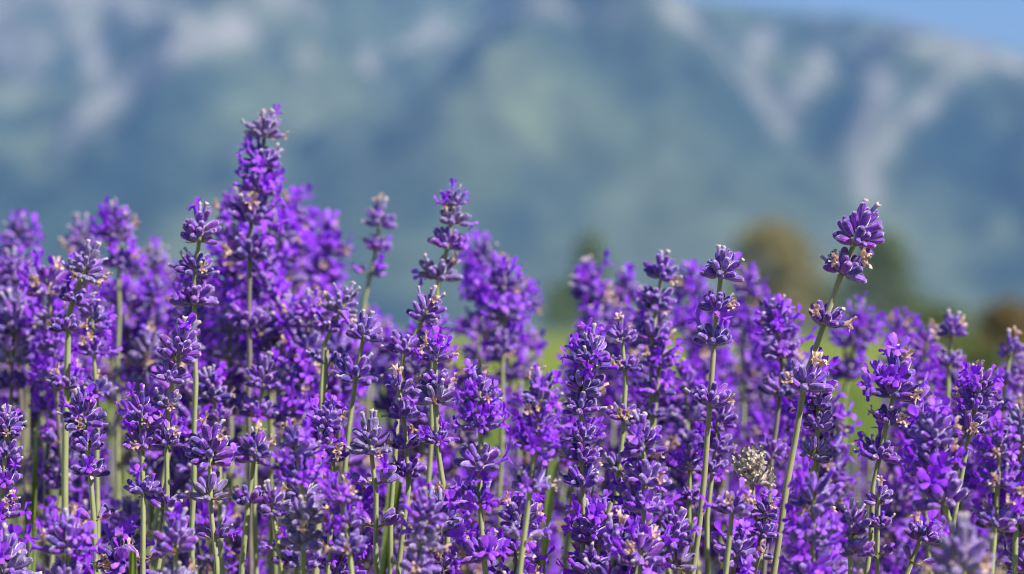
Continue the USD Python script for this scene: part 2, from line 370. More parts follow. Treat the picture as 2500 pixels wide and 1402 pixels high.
def add_hairs(r, v, f, uv, n, length, width, drift, low=0):
    """Fine pale hairs, one sliver each, standing on the faces of a closed shape; uv y = 1 gives them the pale end of the colour ramp."""
    k = r.integers(low, len(f), n)
    w = r.dirichlet((1, 1, 1), n)
    at = (v[f[k]] * w[..., None]).sum(1)
    nr = np.cross(v[f[k, 1]] - v[f[k, 0]], v[f[k, 2]] - v[f[k, 0]])
    nr /= np.linalg.norm(nr, axis=1, keepdims=True) + 1e-12
    d = nr + drift + r.normal(0, 0.35, (n, 3))
    d /= np.linalg.norm(d, axis=1, keepdims=True)
    side = np.cross(d, r.normal(0, 1, (n, 3)))
    side /= np.linalg.norm(side, axis=1, keepdims=True) + 1e-12
    ln = length * r.uniform(0.5, 1.3, (n, 1))
    hv = np.stack([at - side * width, at + side * width, at + d * ln], 1).reshape(-1, 3)
    hf = np.arange(3 * n).reshape(n, 3) + len(v)
    huv = np.tile([[0.5, 0.97], [0.5, 0.97], [0.5, 1.0]], (n, 1))
    return np.vstack([v, hv]), np.vstack([f, hf]), np.vstack([uv, huv])


def lobe(r, direction, up, length, width, curl):
    """One petal lobe as a 3 x 4 grid starting at the origin along direction."""
    d = np.array(direction, float); d /= np.linalg.norm(d)
    s = np.cross(d, up); s /= np.linalg.norm(s) + 1e-9
    nrm = np.cross(s, d)
    v, uv = [], []
    for i, tt in enumerate((0, 0.4, 0.75, 1.0)):
        wv = width * (0.35, 0.85, 1.0, 0.55)[i]
        for j, u in enumerate((-0.5, 0, 0.5)):
            c = d * length * tt + s * wv * u + nrm * (curl * tt * tt * length - 0.35 * abs(u) * wv + r.normal(0, 0.06) * length * tt)
            v.append(c); uv.append([u + 0.5, tt])
    f = []
    for i in range(3):
        for j in range(2):
            a = i * 3 + j
            f += [[a, a + 1, a + 4], [a, a + 4, a + 3]]
    return np.array(v), np.array(f), np.array(uv)


def join(parts):
    V, F, U, n = [], [], [], 0
    for v, f, u in parts:
        V.append(v); F.append(np.asarray(f) + n); U.append(u); n += len(v)
    return np.vstack(V), np.vstack(F), np.vstack(U)


def floret_mesh(r, size=1.0):
    """An open two-lipped corolla along +z (upper lip towards +x), base at the origin."""
    L = r.uniform(2.6, 3.8) * size
    tv, tf = tube([[0, 0, -0.8], [0.05, 0, L * 0.5], [0.15, 0, L]], [0.65, 0.75, 1.15], 7, cap=False)
    parts = [(tv, tf, np.stack([np.zeros(len(tv)), np.repeat([0, 0.15, 0.35], 7)], 1))]
    for a, out, ln, w in ((-26, 0.55, 3.6, 2.9), (26, 0.55, 3.6, 2.9), (118, 1.25, 2.5, 1.9), (180, 1.35, 2.7, 2.1), (242, 1.25, 2.5, 1.9)):
        a = math.radians(a + r.normal(0, 9))
        out = out * r.uniform(0.75, 1.25)
        rad = np.array([math.cos(a), math.sin(a), 0])
        d = rad * math.sin(out) + np.array([0, 0, 1]) * math.cos(out)
        v, f, u = lobe(r, d, np.array([0, 0, 1.0]) + 0.01, ln * size * r.uniform(0.85, 1.15), w * size * r.uniform(0.85, 1.1), r.uniform(-0.35, 0.15))
        parts.append((v + rad * 0.95 + np.array([0.15, 0, L - 0.1]), f, u * [1, 0.7] + [0, 0.3]))
    return join(parts)


def closed_floret(r, size=1.0):
    """An unopened or spent corolla: a narrow tube with a small knob."""
    L = r.uniform(2.8, 4.2) * size
    b = r.uniform(-0.8, 0.8)
    pts = [[0, 0, -0.8], [b * 0.15, 0, L * 0.35], [b * 0.5, 0, L * 0.7], [b * 0.8, 0, L * 0.86], [b, 0, L]]
    v, f = tube(pts, np.array([0.60, 0.66, 0.72, 0.92, 0.70]) * size, 7)
    v[28:35] += r.normal(0, 0.25, (7, 3))
    u = np.concatenate([np.repeat([0, 0.3, 0.55, 0.9, 1.0], 7), [0, 1]])
    return v, f, np.stack([u * 0, u], 1)


def wilted(r, size=1.0):
    """A dried corolla: a small open one, shrunk and crumpled."""
    v, f, u = floret_mesh(r, 0.62 * size)
    v = v + r.normal(0, 0.28 * size, v.shape)
    v[:, 2] *= 1.15
    return v, f, u


def rot_to(d, twist=0.0, upref=(0, 0, 1)):
    """3 x 3 with z along d and x as near to upref as can be."""
    d = np.array(d, float); d /= np.linalg.norm(d)
    x = np.array(upref, float) - np.dot(upref, d) * d
    if np.linalg.norm(x) < 1e-3:
        x = np.array([1.0, 0, 0]) - d[0] * d
    x /= np.linalg.norm(x)
    y = np.cross(d, x)
    c, s = math.cos(twist), math.sin(twist)
    return np.stack([c * x + s * y, c * y - s * x, d], 1)


MM = 0.001
# ------------------------------------------------------------------ whorls: a library of class prims, each bud and floret a mesh of its own
UsdGeom.Scope.Define(stage, '/World/Kinds').GetPrim().SetSpecifier(Sdf.SpecifierClass)
LIB = {}


def whorl_layout(r, kind):
    """[(direction, base point, size)] of the calyces of one whorl, in millimetres, stem along +z, width about 18."""
    out = []

    def ring(n, el, z, rad, jit=7, a0=None, size=1.0, squash=0.0):
        a0 = r.uniform(0, 2 * np.pi) if a0 is None else a0
        for k in range(n):
            a = a0 + 2 * np.pi * (k + r.uniform(-0.22, 0.22)) / n
            e = math.radians(el + r.normal(0, jit))
            d = np.array([math.cos(a) * math.cos(e), math.sin(a) * math.cos(e), math.sin(e)])
            out.append((d, np.array([math.cos(a) * rad, math.sin(a) * rad, z + r.normal(0, 0.35)]), size * r.uniform(0.85, 1.12)))
    if kind == 'head':
        ring(9, 6, 1.2, 2.0); ring(10, 26, 3.2, 2.2); ring(8, 44, 5.8, 1.9); ring(6, 64, 8.4, 1.2, size=0.92)
    elif kind == 'smallhead':
        ring(8, 14, 1.0, 1.8); ring(8, 38, 2.8, 1.8); ring(5, 62, 5.2, 1.1, size=0.9)
    elif kind == 'full':
        ring(9, 12, 0.8, 1.9); ring(9, 38, 2.2, 2.0); ring(5, 60, 3.4, 1.6, size=0.95)
    elif kind == 'cup':
        ring(10, 18, 0.6, 1.9, jit=10); ring(9, 46, 1.5, 2.0, jit=9); ring(3, 66, 2.4, 1.6)
    elif kind == 'pair':
        for a in (0, np.pi):
            for k in range(r.integers(3, 6)):
                aa = a + r.normal(0, 0.5)
                e = math.radians(r.uniform(8, 62))
                d = np.array([math.cos(aa) * math.cos(e), math.sin(aa) * math.cos(e), math.sin(e)])
                out.append((d, np.array([math.cos(a) * r.uniform(2.0, 3.4), math.sin(a) * 2.4 + r.normal(0, 0.8), r.uniform(0.3, 1.6)]), r.uniform(0.9, 1.15)))
    gap, keep = r.uniform(0, 2 * np.pi), r.uniform(0.90, 1.04)
    return [o for o in out if kind == 'pair' or r.random() < keep - 0.22 * max(0, o[0][0] * math.cos(gap) + o[0][1] * math.sin(gap))]


def make_whorl(key, kind, bloom, seed, horns=0, withered=False):
    r = np.random.default_rng(seed)
    path = f'/World/Kinds/whorl_{len(LIB_ALL):03d}'
    LIB_ALL.append(path)
    x = UsdGeom.Xform.Define(stage, path)
    tones = list(r.permutation(BUDS)[:3]) if r.random() < 0.93 else ['bud_faded', 'bud_faded', 'bud_dusty']

    def put(name, part, material, R, at, smooth=True):
        v, f, u = part
        obj(path, name, ((v @ R.T + at) * MM, f), material, smooth=smooth, uv=u)
    for d, at, s in whorl_layout(r, kind):
        R = rot_to(d)
        L = 6.3 * s * r.uniform(0.86, 1.16)
        put('bud', bud_mesh(r, L, 1.28 * s * r.uniform(0.86, 1.14)), 'bud_withered' if withered else tones[r.integers(3)], R, at)
        tip = at + d / np.linalg.norm(d) * L * 0.93
        q = r.random()
        if withered:
            if q < 0.6:
                put('wilted_floret', wilted(r, 1.2), 'bud_withered', R, tip)
        elif q < bloom:
            R2 = rot_to(d + r.normal(0, 0.15, 3))
            if r.random() < 0.72:
                put('open_floret', floret_mesh(r, r.uniform(0.78, 1.08)), PETALS[r.integers(3)], R2, tip)
            else:
                put('closed_floret', closed_floret(r), PETALS[r.integers(3)], R2, tip)
        elif q < bloom + 0.055:
            put('wilted_floret', wilted(r, r.uniform(0.75, 1.05)), 'petal_wilted', R, tip)
        elif q < bloom + 0.12:
            put('closed_floret', closed_floret(r, 0.8), 'tip_pale', R, tip)
    for k in range(horns):
        a = r.uniform(0, 2 * np.pi) if k == 0 else a + np.pi + r.normal(0, 0.4)
        d = np.array([0.30 * math.cos(a), 0.30 * math.sin(a), 1.0])
        top = 12.8 if kind == 'head' else 9.2
        put('closed_floret', closed_floret(r, r.uniform(1.0, 1.25)), 'tip_pale', rot_to(d), np.array([1.6 * math.cos(a), 1.6 * math.sin(a), top]))
    for k in range(3 if kind != 'pair' else 4):
        a = r.uniform(0, 2 * np.pi) if kind != 'pair' else (k % 2) * np.pi + r.normal(0, 0.3)
        d = np.array([math.cos(a), math.sin(a), r.uniform(-0.25, 0.35)])
        v, f, u = lobe(r, d, np.array([0, 0, 1.0]), r.uniform(3.2, 5.0), r.uniform(1.2, 2.2), r.uniform(-0.1, 0.5))
        put('bract', (v, f, u), 'bract_brown' if r.random() < 0.7 else 'petal_wilted', np.eye(3), np.array([math.cos(a), math.sin(a), 0.4]) * [0.9, 0.9, 1])
    if kind == 'pair':
        for s in (-1, 1):
            v, f = tube([[0, 0, -0.3], [s * 1.6, 0, 0.2], [s * 3.0, 0, 1.0]], [0.55, 0.5, 0.45], 6)
            obj(path, 'stalk', (v * MM, f), 'stem_olive', uv=v[:, :2] * 0)
    LIB.setdefault(key, []).append(path)


LIB_ALL = []
sd = 100
for key, kind, bloom, horns, cnt in (('H', 'head', 0.05, 2, 7), ('Hn', 'head', 0.05, 0, 2), ('HB', 'head', 0.42, 1, 8), ('h', 'smallhead', 0.04, 2, 6), ('hB', 'smallhead', 0.5, 0, 6),
                                     ('F', 'full', 0.05, 0, 11), ('FB', 'full', 0.36, 0, 11), ('FX', 'full', 0.7, 0, 7), ('C', 'cup', 0.03, 0, 8), ('CB', 'cup', 0.35, 0, 7), ('P', 'pair', 0.08, 0, 7), ('PB', 'pair', 0.4, 0, 6)):
    for _ in range(cnt):
        sd += 1
        make_whorl(key, kind, bloom, sd, horns)
for _ in range(2):
    sd += 1
    make_whorl('W', 'full', 0, sd, withered=True)
NOMINAL = {'H': 18.2, 'Hn': 18.2, 'HB': 21, 'h': 17, 'hB': 18.5, 'F': 17.8, 'FB': 20, 'FX': 21.5, 'C': 17, 'CB': 19, 'P': 18.5, 'PB': 20.5, 'W': 17.5}


def place_whorl(parent, key, at, tangent, width_mm, r, yaw=None):
    """Adds a whorl of kind key under a spike; at in metres in the spike's own frame."""
    lib = LIB[key]
    s = float(np.clip(1.06 * width_mm / NOMINAL[key], 0.72, 1.6))
    R = rot_to(tangent, r.uniform(0, 2 * np.pi) if yaw is None else yaw, (1, 0, 0)) * s
    M = np.eye(4); M[:3, :3] = R; M[:3, 3] = at
    w = xform(parent, 'whorl', M)
    w.GetPrim().GetReferences().AddInternalReference(lib[r.integers(len(lib))])
    w.GetPrim().SetInstanceable(True)


def stem_mesh(pts, r0, r1):
    """pts from the top down."""
    pts = np.array(pts)
    d = np.concatenate([[0], np.cumsum(np.linalg.norm(np.diff(pts, axis=0), axis=1))])
    g = PchipInterpolator(d, pts)
    n = max(10, int(d[-1] / 0.02))
    s = np.linspace(0, d[-1], n)
    c = g(s)
    ph = pts[0, 0] * 900 + pts[-1, 2] * 70
    c = c + 0.0007 * np.stack([np.sin(s * 95 + ph) * np.sin(s * 31 + 2 * ph), np.cos(s * 77 + ph), s * 0], 1) * np.clip(s / 0.05, 0, 1)[:, None]
    return c, tube(c, np.interp(s, [0, 0.03, d[-1]], [r0, r0 * 1.2, r1]) * (1 + 0.08 * np.sin(s * 140 + ph)), 8, 0.15)


SPIKES = []                                   # (prim, head pixel, depth, short name or None)


def spike(label, d, whorls, foot, lean=0.0, stem='stem_green', thick=1.0, group='lavender spikes in the field'):
    """A traced spike. whorls: [(px, py of the whorl's base, kind, width in photo pixels)] from the top down; foot: pixel where the stem leaves the frame."""
    if d > 1.19:
        d = F0 + (d - F0) * 1.3
    r = np.random.default_rng(int(whorls[0][0] * 7 + whorls[0][1] * 13 + d * 1000))
    pts = []
    for i, (px, py, k, w) in enumerate(whorls):
        pts.append(P(px, py, d + lean * (py - whorls[0][1]) / K * d))
    fx, fy = foot
    last = P(fx, fy, d + lean * (fy - whorls[0][1]) / K * d)
    low = last + (last - pts[-1]) / np.linalg.norm(last - pts[-1]) * 0.22
    low[2] = min(low[2], 0.30)
    top_dir = (pts[0] - (pts[1] if len(pts) > 1 else last)); top_dir /= np.linalg.norm(top_dir)
    line = [pts[0] + top_dir * 0.006] + pts + [last, low]
    base = np.array(low)
    M = np.eye(4); M[:3, 3] = base
    x = xform('/World', 'lavender_spike', M)
    path = str(x.GetPath())
    line = [q - base for q in line]
    curve, (v, f) = stem_mesh(line, 0.00075 * thick, 0.00125 * thick)
    if abs(d - F0) < 0.06:
        v, f, _ = add_hairs(r, v, f, v[:, :2] * 0, 1500, 0.00035, 0.00004, np.zeros(3))
    obj(path, 'stem', (v, f), stem, uv=v[:, :2] * 0)
    for i, (px, py, k, w) in enumerate(whorls):
        a = line[i]; b = line[i + 2]
        t = a - b
        place_whorl(path, k, line[i + 1], t / np.linalg.norm(t), w * d / K * 1000, r, yaw=r.normal(0, 0.5) if k[0] == 'P' else None)
    tag(x, label, 'lavender', group)
    SPIKES.append((x, whorls[0], d))
    return x


F0 = FOCUS
# --- the sharp spikes nearest the plane of focus, left to right
spike('tall slanting spike with four well spaced whorls, highest on the right side', F0, [(2083, 601, 'H', 126), (2054, 672, 'C', 118), (2010, 794, 'C', 108), (1962, 950, 'F', 130)], (1890, 1402), thick=1.15, stem='stem_olive')
spike('upright spike with two horned tip buds and a long bare lower stem', F0, [(1759, 682, 'h', 105), (1751, 759, 'C', 92), (1739, 841, 'C', 110), (1735, 991, 'C', 108)], (1690, 1402), thick=1.05, stem='stem_olive')
spike('sharp spike of six close whorls with bright open florets at its crown, right of centre', F0, [(1438, 897, 'HB', 125), (1422, 959, 'F', 112), (1420, 1010, 'F', 96), (1422, 1079, 'FB', 104), (1422, 1126, 'C', 90), (1422, 1188, 'C', 104)], (1421, 1402))
spike('central spike topped by a vivid violet open crown over dark buds', F0, [(1063, 882, 'hB', 92), (1064, 946, 'C', 88), (1064, 987, 'F', 110), (1068, 1083, 'FB', 84), (1089, 1216, 'P', 108)], (1092, 1402), thick=1.1)
spike('spike with pale tan tip and brown-hearted head above two opposed pairs of bud clusters', F0, [(907, 1109, 'H', 108), (916, 1182, 'P', 118), (920, 1286, 'P', 118)], (922, 1402))
spike('slender spike of four small whorls just right of the brown-hearted head', F0 + 0.02, [(978, 967, 'h', 84), (989, 1023, 'F', 92), (989, 1096, 'C', 84), (997, 1165, 'C', 98)], (972, 1402))
spike('narrow dark spike with three stacked whorls and one loose cup below, low at the left', F0, [(208, 1045, 'H', 104), (215, 1098, 'F', 98), (220, 1160, 'C', 90), (228, 1272, 'P', 98)], (236, 1402))
spike('left foreground spike with a broad rounded bud head and a two-sided lowest whorl', F0, [(346, 1040, 'HB', 112), (348, 1098, 'F', 102), (350, 1206, 'C', 92), (350, 1367, 'P', 108)], (350, 1402))
spike('sharp spike with a pale crumpled tip standing before yellow flowers', F0, [(429, 884, 'H', 118), (412, 931, 'F', 92), (410, 998, 'F', 86), (408, 1088, 'FB', 96), (406, 1242, 'PB', 102)], (384, 1402))
spike('spike with a wide flat-bottomed head bearing cream wilted florets, left foreground', F0, [(513, 1139, 'Hn', 130), (513, 1219, 'F', 108), (526, 1315, 'PB', 92)], (530, 1402))
spike('lavender spike cut by the left edge of the picture, florets reaching right', F0, [(16, 1065, 'H', 80), (15, 1120, 'F', 84), (6, 1184, 'CB', 104), (5, 1264, 'CB', 110), (2, 1362, 'PB', 118)], (0, 1402))
spike('spike with a small sharp head and three cups on a thin stem, lower right', F0, [(2146, 1234, 'h', 78), (2146, 1289, 'C', 74), (2142, 1358, 'P', 80)], (2140, 1402), thick=0.8)
spike('violet spike with a large open-flowered head and two whorls on a bent stem, right side', F0 + 0.01, [(2180, 976, 'HB', 150), (2168, 1036, 'C', 88), (2142, 1122, 'FB', 112)], (2115, 1402))
spike('spike with two round open blossoms on its left whorls near the right edge', F0 + 0.02, [(2388, 960, 'hB', 100), (2378, 1003, 'FB', 112), (2365, 1062, 'F', 120)], (2310, 1402))
spike('three-whorled spike close behind the slanting stem, right of it', F0 + 0.02, [(1998, 960, 'h', 84), (1996, 1000, 'F', 84), (1996, 1048, 'F', 92), (1987, 1120, 'F', 92)], (1949, 1402))
spike('thin stem with one low two-sided whorl, right of the slanting stem', F0 + 0.03, [(1996, 1130, 'C', 70), (1992, 1244, 'PB', 120)], (1972, 1402), thick=0.85)
spike('dark plum spike with a violet floret at its tip, left of the slanting stem foot', F0, [(1868, 1262, 'hB', 70), (1860, 1310, 'F', 84), (1855, 1362, 'F', 92)], (1848, 1402))
spike('spike with one dense tan-topped head over three wide whorls, right of centre foreground', 1.12, [(1572, 1109, 'H', 110), (1576, 1182, 'F', 122), (1572, 1247, 'CB', 124), (1568, 1326, 'C', 86)], (1548, 1402))
spike('short spike with a glossy violet open floret, foot of the six-whorl spike', F0, [(1482, 1262, 'CB', 94), (1460, 1341, 'PB', 92)], (1448, 1402))
spike('low cup of buds on a bare stem before the cream withered head', 1.10, [(1787, 1255, 'CB', 116)], (1772, 1402))
spike('cream withered spent lavender head among purple ones, right of centre', F0 + 0.005, [(1834, 1146, 'W', 70), (1846, 1184, 'W', 52)], (1830, 1402), stem='stem_olive')
spike('bud spike at the lower edge between the tan-topped and bare-stemmed spikes', 1.13, [(1649, 1332, 'H', 100), (1649, 1388, 'F', 104)], (1640, 1402))
spike('low spike of two rounded whorls left of the small sharp lower-right head', 1.12, [(2082, 1311, 'H', 96), (2090, 1356, 'F', 92)], (2080, 1402))
spike('low spike with a broad cup and a sparse whorl under the big blurred right blossom', 1.15, [(2249, 1322, 'C', 104), (2236, 1376, 'P', 100)], (2216, 1402))
# --- slightly in front of the focus
spike('soft foreground spike in full violet bloom, low left of centre', 1.08, [(729, 1120, 'HB', 112), (737, 1180, 'FX', 124), (742, 1277, 'F', 118), (742, 1341, 'F', 110)], (745, 1402))
spike('soft foreground spike with bluish bud arms reaching left, low left of centre', 1.11, [(668, 1262, 'H', 94), (681, 1341, 'P', 92)], (690, 1402))
spike('soft foreground bloom spike right of the low left violet spike', 1.07, [(836, 1230, 'hB', 92), (848, 1290, 'FB', 104), (853, 1348, 'F', 100)], (858, 1402))
spike('blurred foreground bud spike rising from the bottom edge at centre', 1.06, [(1036, 1288, 'H', 104), (1028, 1340, 'F', 108), (1022, 1396, 'F', 110)], (1020, 1402))
spike('broad blooming spike of four whorls with two grey horns, right of the vivid crown', 1.12, [(1172, 985, 'HB', 104), (1175, 1050, 'FX', 120), (1171, 1145, 'F', 126), (1171, 1240, 'FX', 130), (1180, 1371, 'FB', 140)], (1184, 1402))
spike('bright soft blooming spike between the broad four-whorl and six-whorl spikes', 1.08, [(1318, 990, 'HB', 110), (1314, 1045, 'FX', 118), (1306, 1104, 'FX', 118), (1294, 1200, 'FB', 122), (1276, 1320, 'PB', 104)], (1267, 1402))
spike('large blurred foreground blossom on a bent stem, right side', 1.09, [(2280, 1090, 'HB', 130), (2284, 1150, 'FX', 140), (2309, 1234, 'F', 160)], (2352, 1402))
spike('very blurred spike tip at the bottom right edge', 0.97, [(2345, 1400, 'H', 150)], (2340, 1460))
spike('blurred violet spike at the right edge, lower half', 1.09, [(2440, 1120, 'HB', 112), (2440, 1190, 'FX', 124), (2425, 1290, 'FB', 130)], (2420, 1402))
spike('blurred purple spike cut by the right edge near the bottom', 1.10, [(2492, 1080, 'H', 100), (2488, 1160, 'FB', 110), (2480, 1280, 'FX', 120)], (2476, 1402))
# --- behind the focus, crisp enough to read
spike('tallest lavender spike, five whorls rising high above the left clump', 1.27, [(645, 336, 'h', 88), (638, 408, 'FB', 112), (631, 470, 'FX', 130), (612, 545, 'FB', 148), (607, 634, 'F', 130), (608, 800, 'C', 110)], (612, 1402), stem='stem_purple')
spike('blooming spike on the left flank of the tallest spike', 1.34, [(566, 540, 'HB', 96), (564, 605, 'FX', 112), (566, 672, 'FB', 110)], (560, 1402))
spike('violet spike close against the right side of the tallest spike', 1.36, [(676, 600, 'HB', 100), (672, 665, 'FX', 118), (668, 735, 'FB', 112)], (660, 1402))
spike('deep violet spike filling the shoulder right of the tall dark centre spike', 1.34, [(1228, 712, 'HB', 104), (1232, 785, 'FX', 124), (1228, 860, 'FB', 118)], (1220, 1402))
spike('horned spike with a pale tip just left of the tallest spike', 1.20, [(485, 595, 'H', 106), (476, 670, 'F', 100), (476, 744, 'F', 112)], (470, 1402))
spike('slim dark horned spike with four whorls near the left edge', 1.21, [(198, 680, 'H', 98), (177, 740, 'C', 92), (160, 810, 'C', 88), (161, 950, 'C', 90)], (158, 1402), thick=1.3)
spike('blooming spike low behind the slim dark horned spike at left', 1.24, [(225, 800, 'HB', 100), (228, 869, 'FX', 104), (236, 967, 'FB', 100)], (240, 1402))
spike('small lone spike with a pale tip standing clear between the two tall clumps', 1.36, [(926, 557, 'h', 90), (920, 614, 'C', 80), (898, 672, 'P', 90)], (870, 900))
spike('tall dark spike with two bright open florets on top, centre', 1.25, [(1106, 505, 'hB', 66), (1106, 548, 'F', 80), (1090, 606, 'F', 98), (1071, 684, 'F', 108)], (1040, 1402))
spike('dark bud spike with tan florets left of the centre clump', 1.20, [(1028, 786, 'H', 96), (985, 862, 'F', 98)], (950, 1402))
spike('purple bud spike with an upright horn, right edge of the left clump', 1.20, [(886, 832, 'h', 96), (867, 932, 'F', 116)], (820, 1402))
spike('dense bud head above the small upright-horned spike in the left clump', 1.23, [(823, 767, 'H', 88), (795, 812, 'C', 84)], (775, 1402))
spike('sparse dark bud whorl beside a yellow flower', 1.21, [(796, 888, 'P', 84)], (770, 1402), stem='stem_olive')
spike('bluish spike with bright open florets left of the brown-hearted head', 1.18, [(795, 1050, 'HB', 96), (789, 1100, 'FX', 118), (812, 1128, 'C', 80)], (800, 1402))
spike('spike with a tan top between the tallest spike and the brown-hearted head', 1.24, [(639, 952, 'H', 98), (626, 1018, 'F', 96)], (622, 1402))
spike('slightly blurred spike right of the wide cream-flecked head', 1.11, [(618, 1132, 'Hn', 100), (605, 1230, 'C', 92)], (592, 1402))
spike('blurred bud spike above the wide cream-flecked head', 1.24, [(524, 982, 'H', 92), (535, 1028, 'C', 76)], (540, 1402))
spike('horned spike of three dark whorls in the right clump', 1.25, [(1613, 684, 'h', 90), (1601, 757, 'F', 112), (1593, 834, 'F', 108)], (1580, 1402))
spike('spike just right of the six-whorl spike with a greyish horn', 1.20, [(1520, 840, 'h', 84), (1528, 905, 'C', 76), (1525, 1028, 'C', 84), (1507, 1148, 'F', 80)], (1490, 1402))
spike('blooming spike between the six-whorl spike and the bare-stemmed horned spike', 1.25, [(1610, 900, 'HB', 100), (1606, 965, 'FB', 104), (1593, 1018, 'C', 64)], (1585, 1402))
spike('horned loose spike left of the slanting stem in the right clump', 1.24, [(1902, 818, 'HB', 108), (1910, 876, 'F', 96), (1906, 967, 'C', 106), (1884, 1118, 'CB', 100)], (1865, 1402), stem='stem_purple')
spike('spike right behind the bare stem of the horned spike', 1.21, [(1752, 1046, 'H', 96), (1748, 1104, 'F', 94), (1735, 1160, 'F', 92)], (1725, 1402))
spike('small dark spike between the bare-stemmed spike and the tan-topped spike', 1.20, [(1684, 1150, 'hB', 70), (1684, 1223, 'F', 66)], (1680, 1402))
spike('slender horned spike standing above the right-hand bloom', 1.30, [(2323, 822, 'h', 78), (2318, 898, 'F', 82)], (2300, 1402))
spike('pale-horned dark spike near the right edge', 1.30, [(2465, 875, 'h', 84), (2457, 940, 'F', 78), (2440, 1000, 'F', 88)], (2420, 1402))
spike('bright soft spike seen past the slanting stem, right', 1.40, [(2098, 800, 'hB', 90), (2085, 850, 'FX', 104), (2065, 925, 'FB', 106)], (2050, 1402))
spike('blurred bright bloom behind the large right-hand open head', 1.40, [(2200, 825, 'hB', 80), (2204, 885, 'FB', 96)], (2200, 1402))
spike('blurred violet bloom between the right open head and the slender horned spike', 1.36, [(2262, 868, 'HB', 92), (2265, 930, 'FB', 96)], (2262, 1402))
spike('blurred bright spike between two dark horned spikes of the right clump', 1.42, [(1682, 722, 'HB', 92), (1688, 800, 'FX', 104)], (1680, 1402))
spike('blurred bright spike right behind the upright horned spike', 1.42, [(1822, 725, 'HB', 90), (1815, 805, 'FX', 104)], (1810, 1402))
spike('soft blurred spike at the left end of the right clump', 1.42, [(1448, 730, 'H', 108), (1460, 782, 'FB', 116)], (1470, 1402))
spike('second soft blurred spike from the left end of the right clump', 1.43, [(1528, 742, 'H', 92)], (1530, 1402))
spike('blurred open-flowered spike with a dark ring of buds, left side', 1.36, [(287, 590, 'HB', 118), (290, 655, 'FB', 104)], (285, 1402))
spike('blurred violet spike at the left edge, tops level with the horned spikes', 1.42, [(44, 605, 'HB', 100), (42, 660, 'FX', 100), (66, 722, 'F', 100)], (60, 1402))
spike('blurred spike hidden behind the slim dark horned spike at left', 1.43, [(204, 612, 'H', 92), (208, 680, 'FB', 100)], (210, 1402))
spike('blurred pale-tipped spike between the ringed bloom and the pale horned spike', 1.42, [(374, 668, 'h', 92), (368, 730, 'FB', 100)], (365, 1402))
spike('bright blurred spike on the right flank of the tallest spike', 1.40, [(712, 560, 'HB', 108), (706, 625, 'FX', 124), (690, 690, 'F', 110)], (690, 1402))
spike('blurred rounded purple spike at the right shoulder of the left clump', 1.42, [(800, 622, 'HB', 104), (790, 690, 'FB', 108)], (775, 1402))
spike('bright blurred bloom topped by a single violet floret in the centre clump', 1.40, [(1178, 660, 'HB', 104), (1180, 735, 'FX', 124), (1170, 820, 'FB', 120)], (1165, 1402))
spike('blurred ring-shaped bloom at the right edge of the centre clump', 1.42, [(1275, 760, 'HB', 96), (1272, 850, 'CB', 110)], (1262, 1402))
spike('soft blurred spike in the low gap left of the centre clump', 1.44, [(955, 872, 'HB', 96), (950, 940, 'FX', 110), (948, 1005, 'FB', 106)], (945, 1402))
spike('blurred pale purple spike in the gap under the small lone spike', 1.50, [(905, 830, 'HB', 92), (902, 900, 'FB', 104)], (900, 1402))
spike('soft blurred spike low in front of the centre clump gap', 1.46, [(1288, 925, 'h', 80)], (1285, 1402))

# ------------------------------------------------------------------ soft-focus spikes that fill the clumps behind
skyline = np.array([(-150, 600), (0, 590), (120, 640), (200, 600), (300, 600), (420, 620), (520, 600), (600, 560), (760, 550), (840, 640), (900, 760), (950, 790), (985, 780), (1020, 740), (1080, 640), (1230, 640), (1290, 760), (1335, 1010), (1385, 800),
                    (1440, 700), (1650, 680), (1850, 700), (1960, 790), (2030, 860), (2080, 1060), (2140, 1090), (2175, 880), (2300, 850), (2420, 890), (2520, 830), (2650, 830)])
fr = np.random.default_rng(99)
heads = [(w[0], w[1], d) for _, w, d in SPIKES]
fills = []
tries = 0
while len(fills) < 223 and tries < 20000:
    tries += 1
    px = fr.uniform(-90, 2590)
    d = fr.uniform(1.30, 1.80) if len(fills) > 15 else fr.uniform(1.06, 1.2)
    if d < 1.2:
        py = fr.uniform(1180, 1400) if px > 620 else fr.uniform(1330, 1420)
    elif len(fills) < 26:
        px, py, d = fr.uniform(20, 760), fr.uniform(1120, 1350), fr.uniform(1.24, 1.6)
    else:
        py0 = np.interp(px, *skyline.T) + 75
        span = 330 if px < 700 else 500
        py = py0 + span * fr.random() ** 1.1
        if px < 650 and py > 1030 or py > 1260 or abs(px - 1335) < 62 and py < 1040 or abs(px - 2108) < 72 and py < 1150 or abs(px - 950) < 50 and py < 860:
            continue
    if any((abs(px - a) / 46) ** 2 + ((py - b) / 60) ** 2 + ((d - c) / 0.12) ** 2 < 1 for a, b, c in heads):
        continue
    heads.append((px, py, d))
    fills.append((px, py, d))

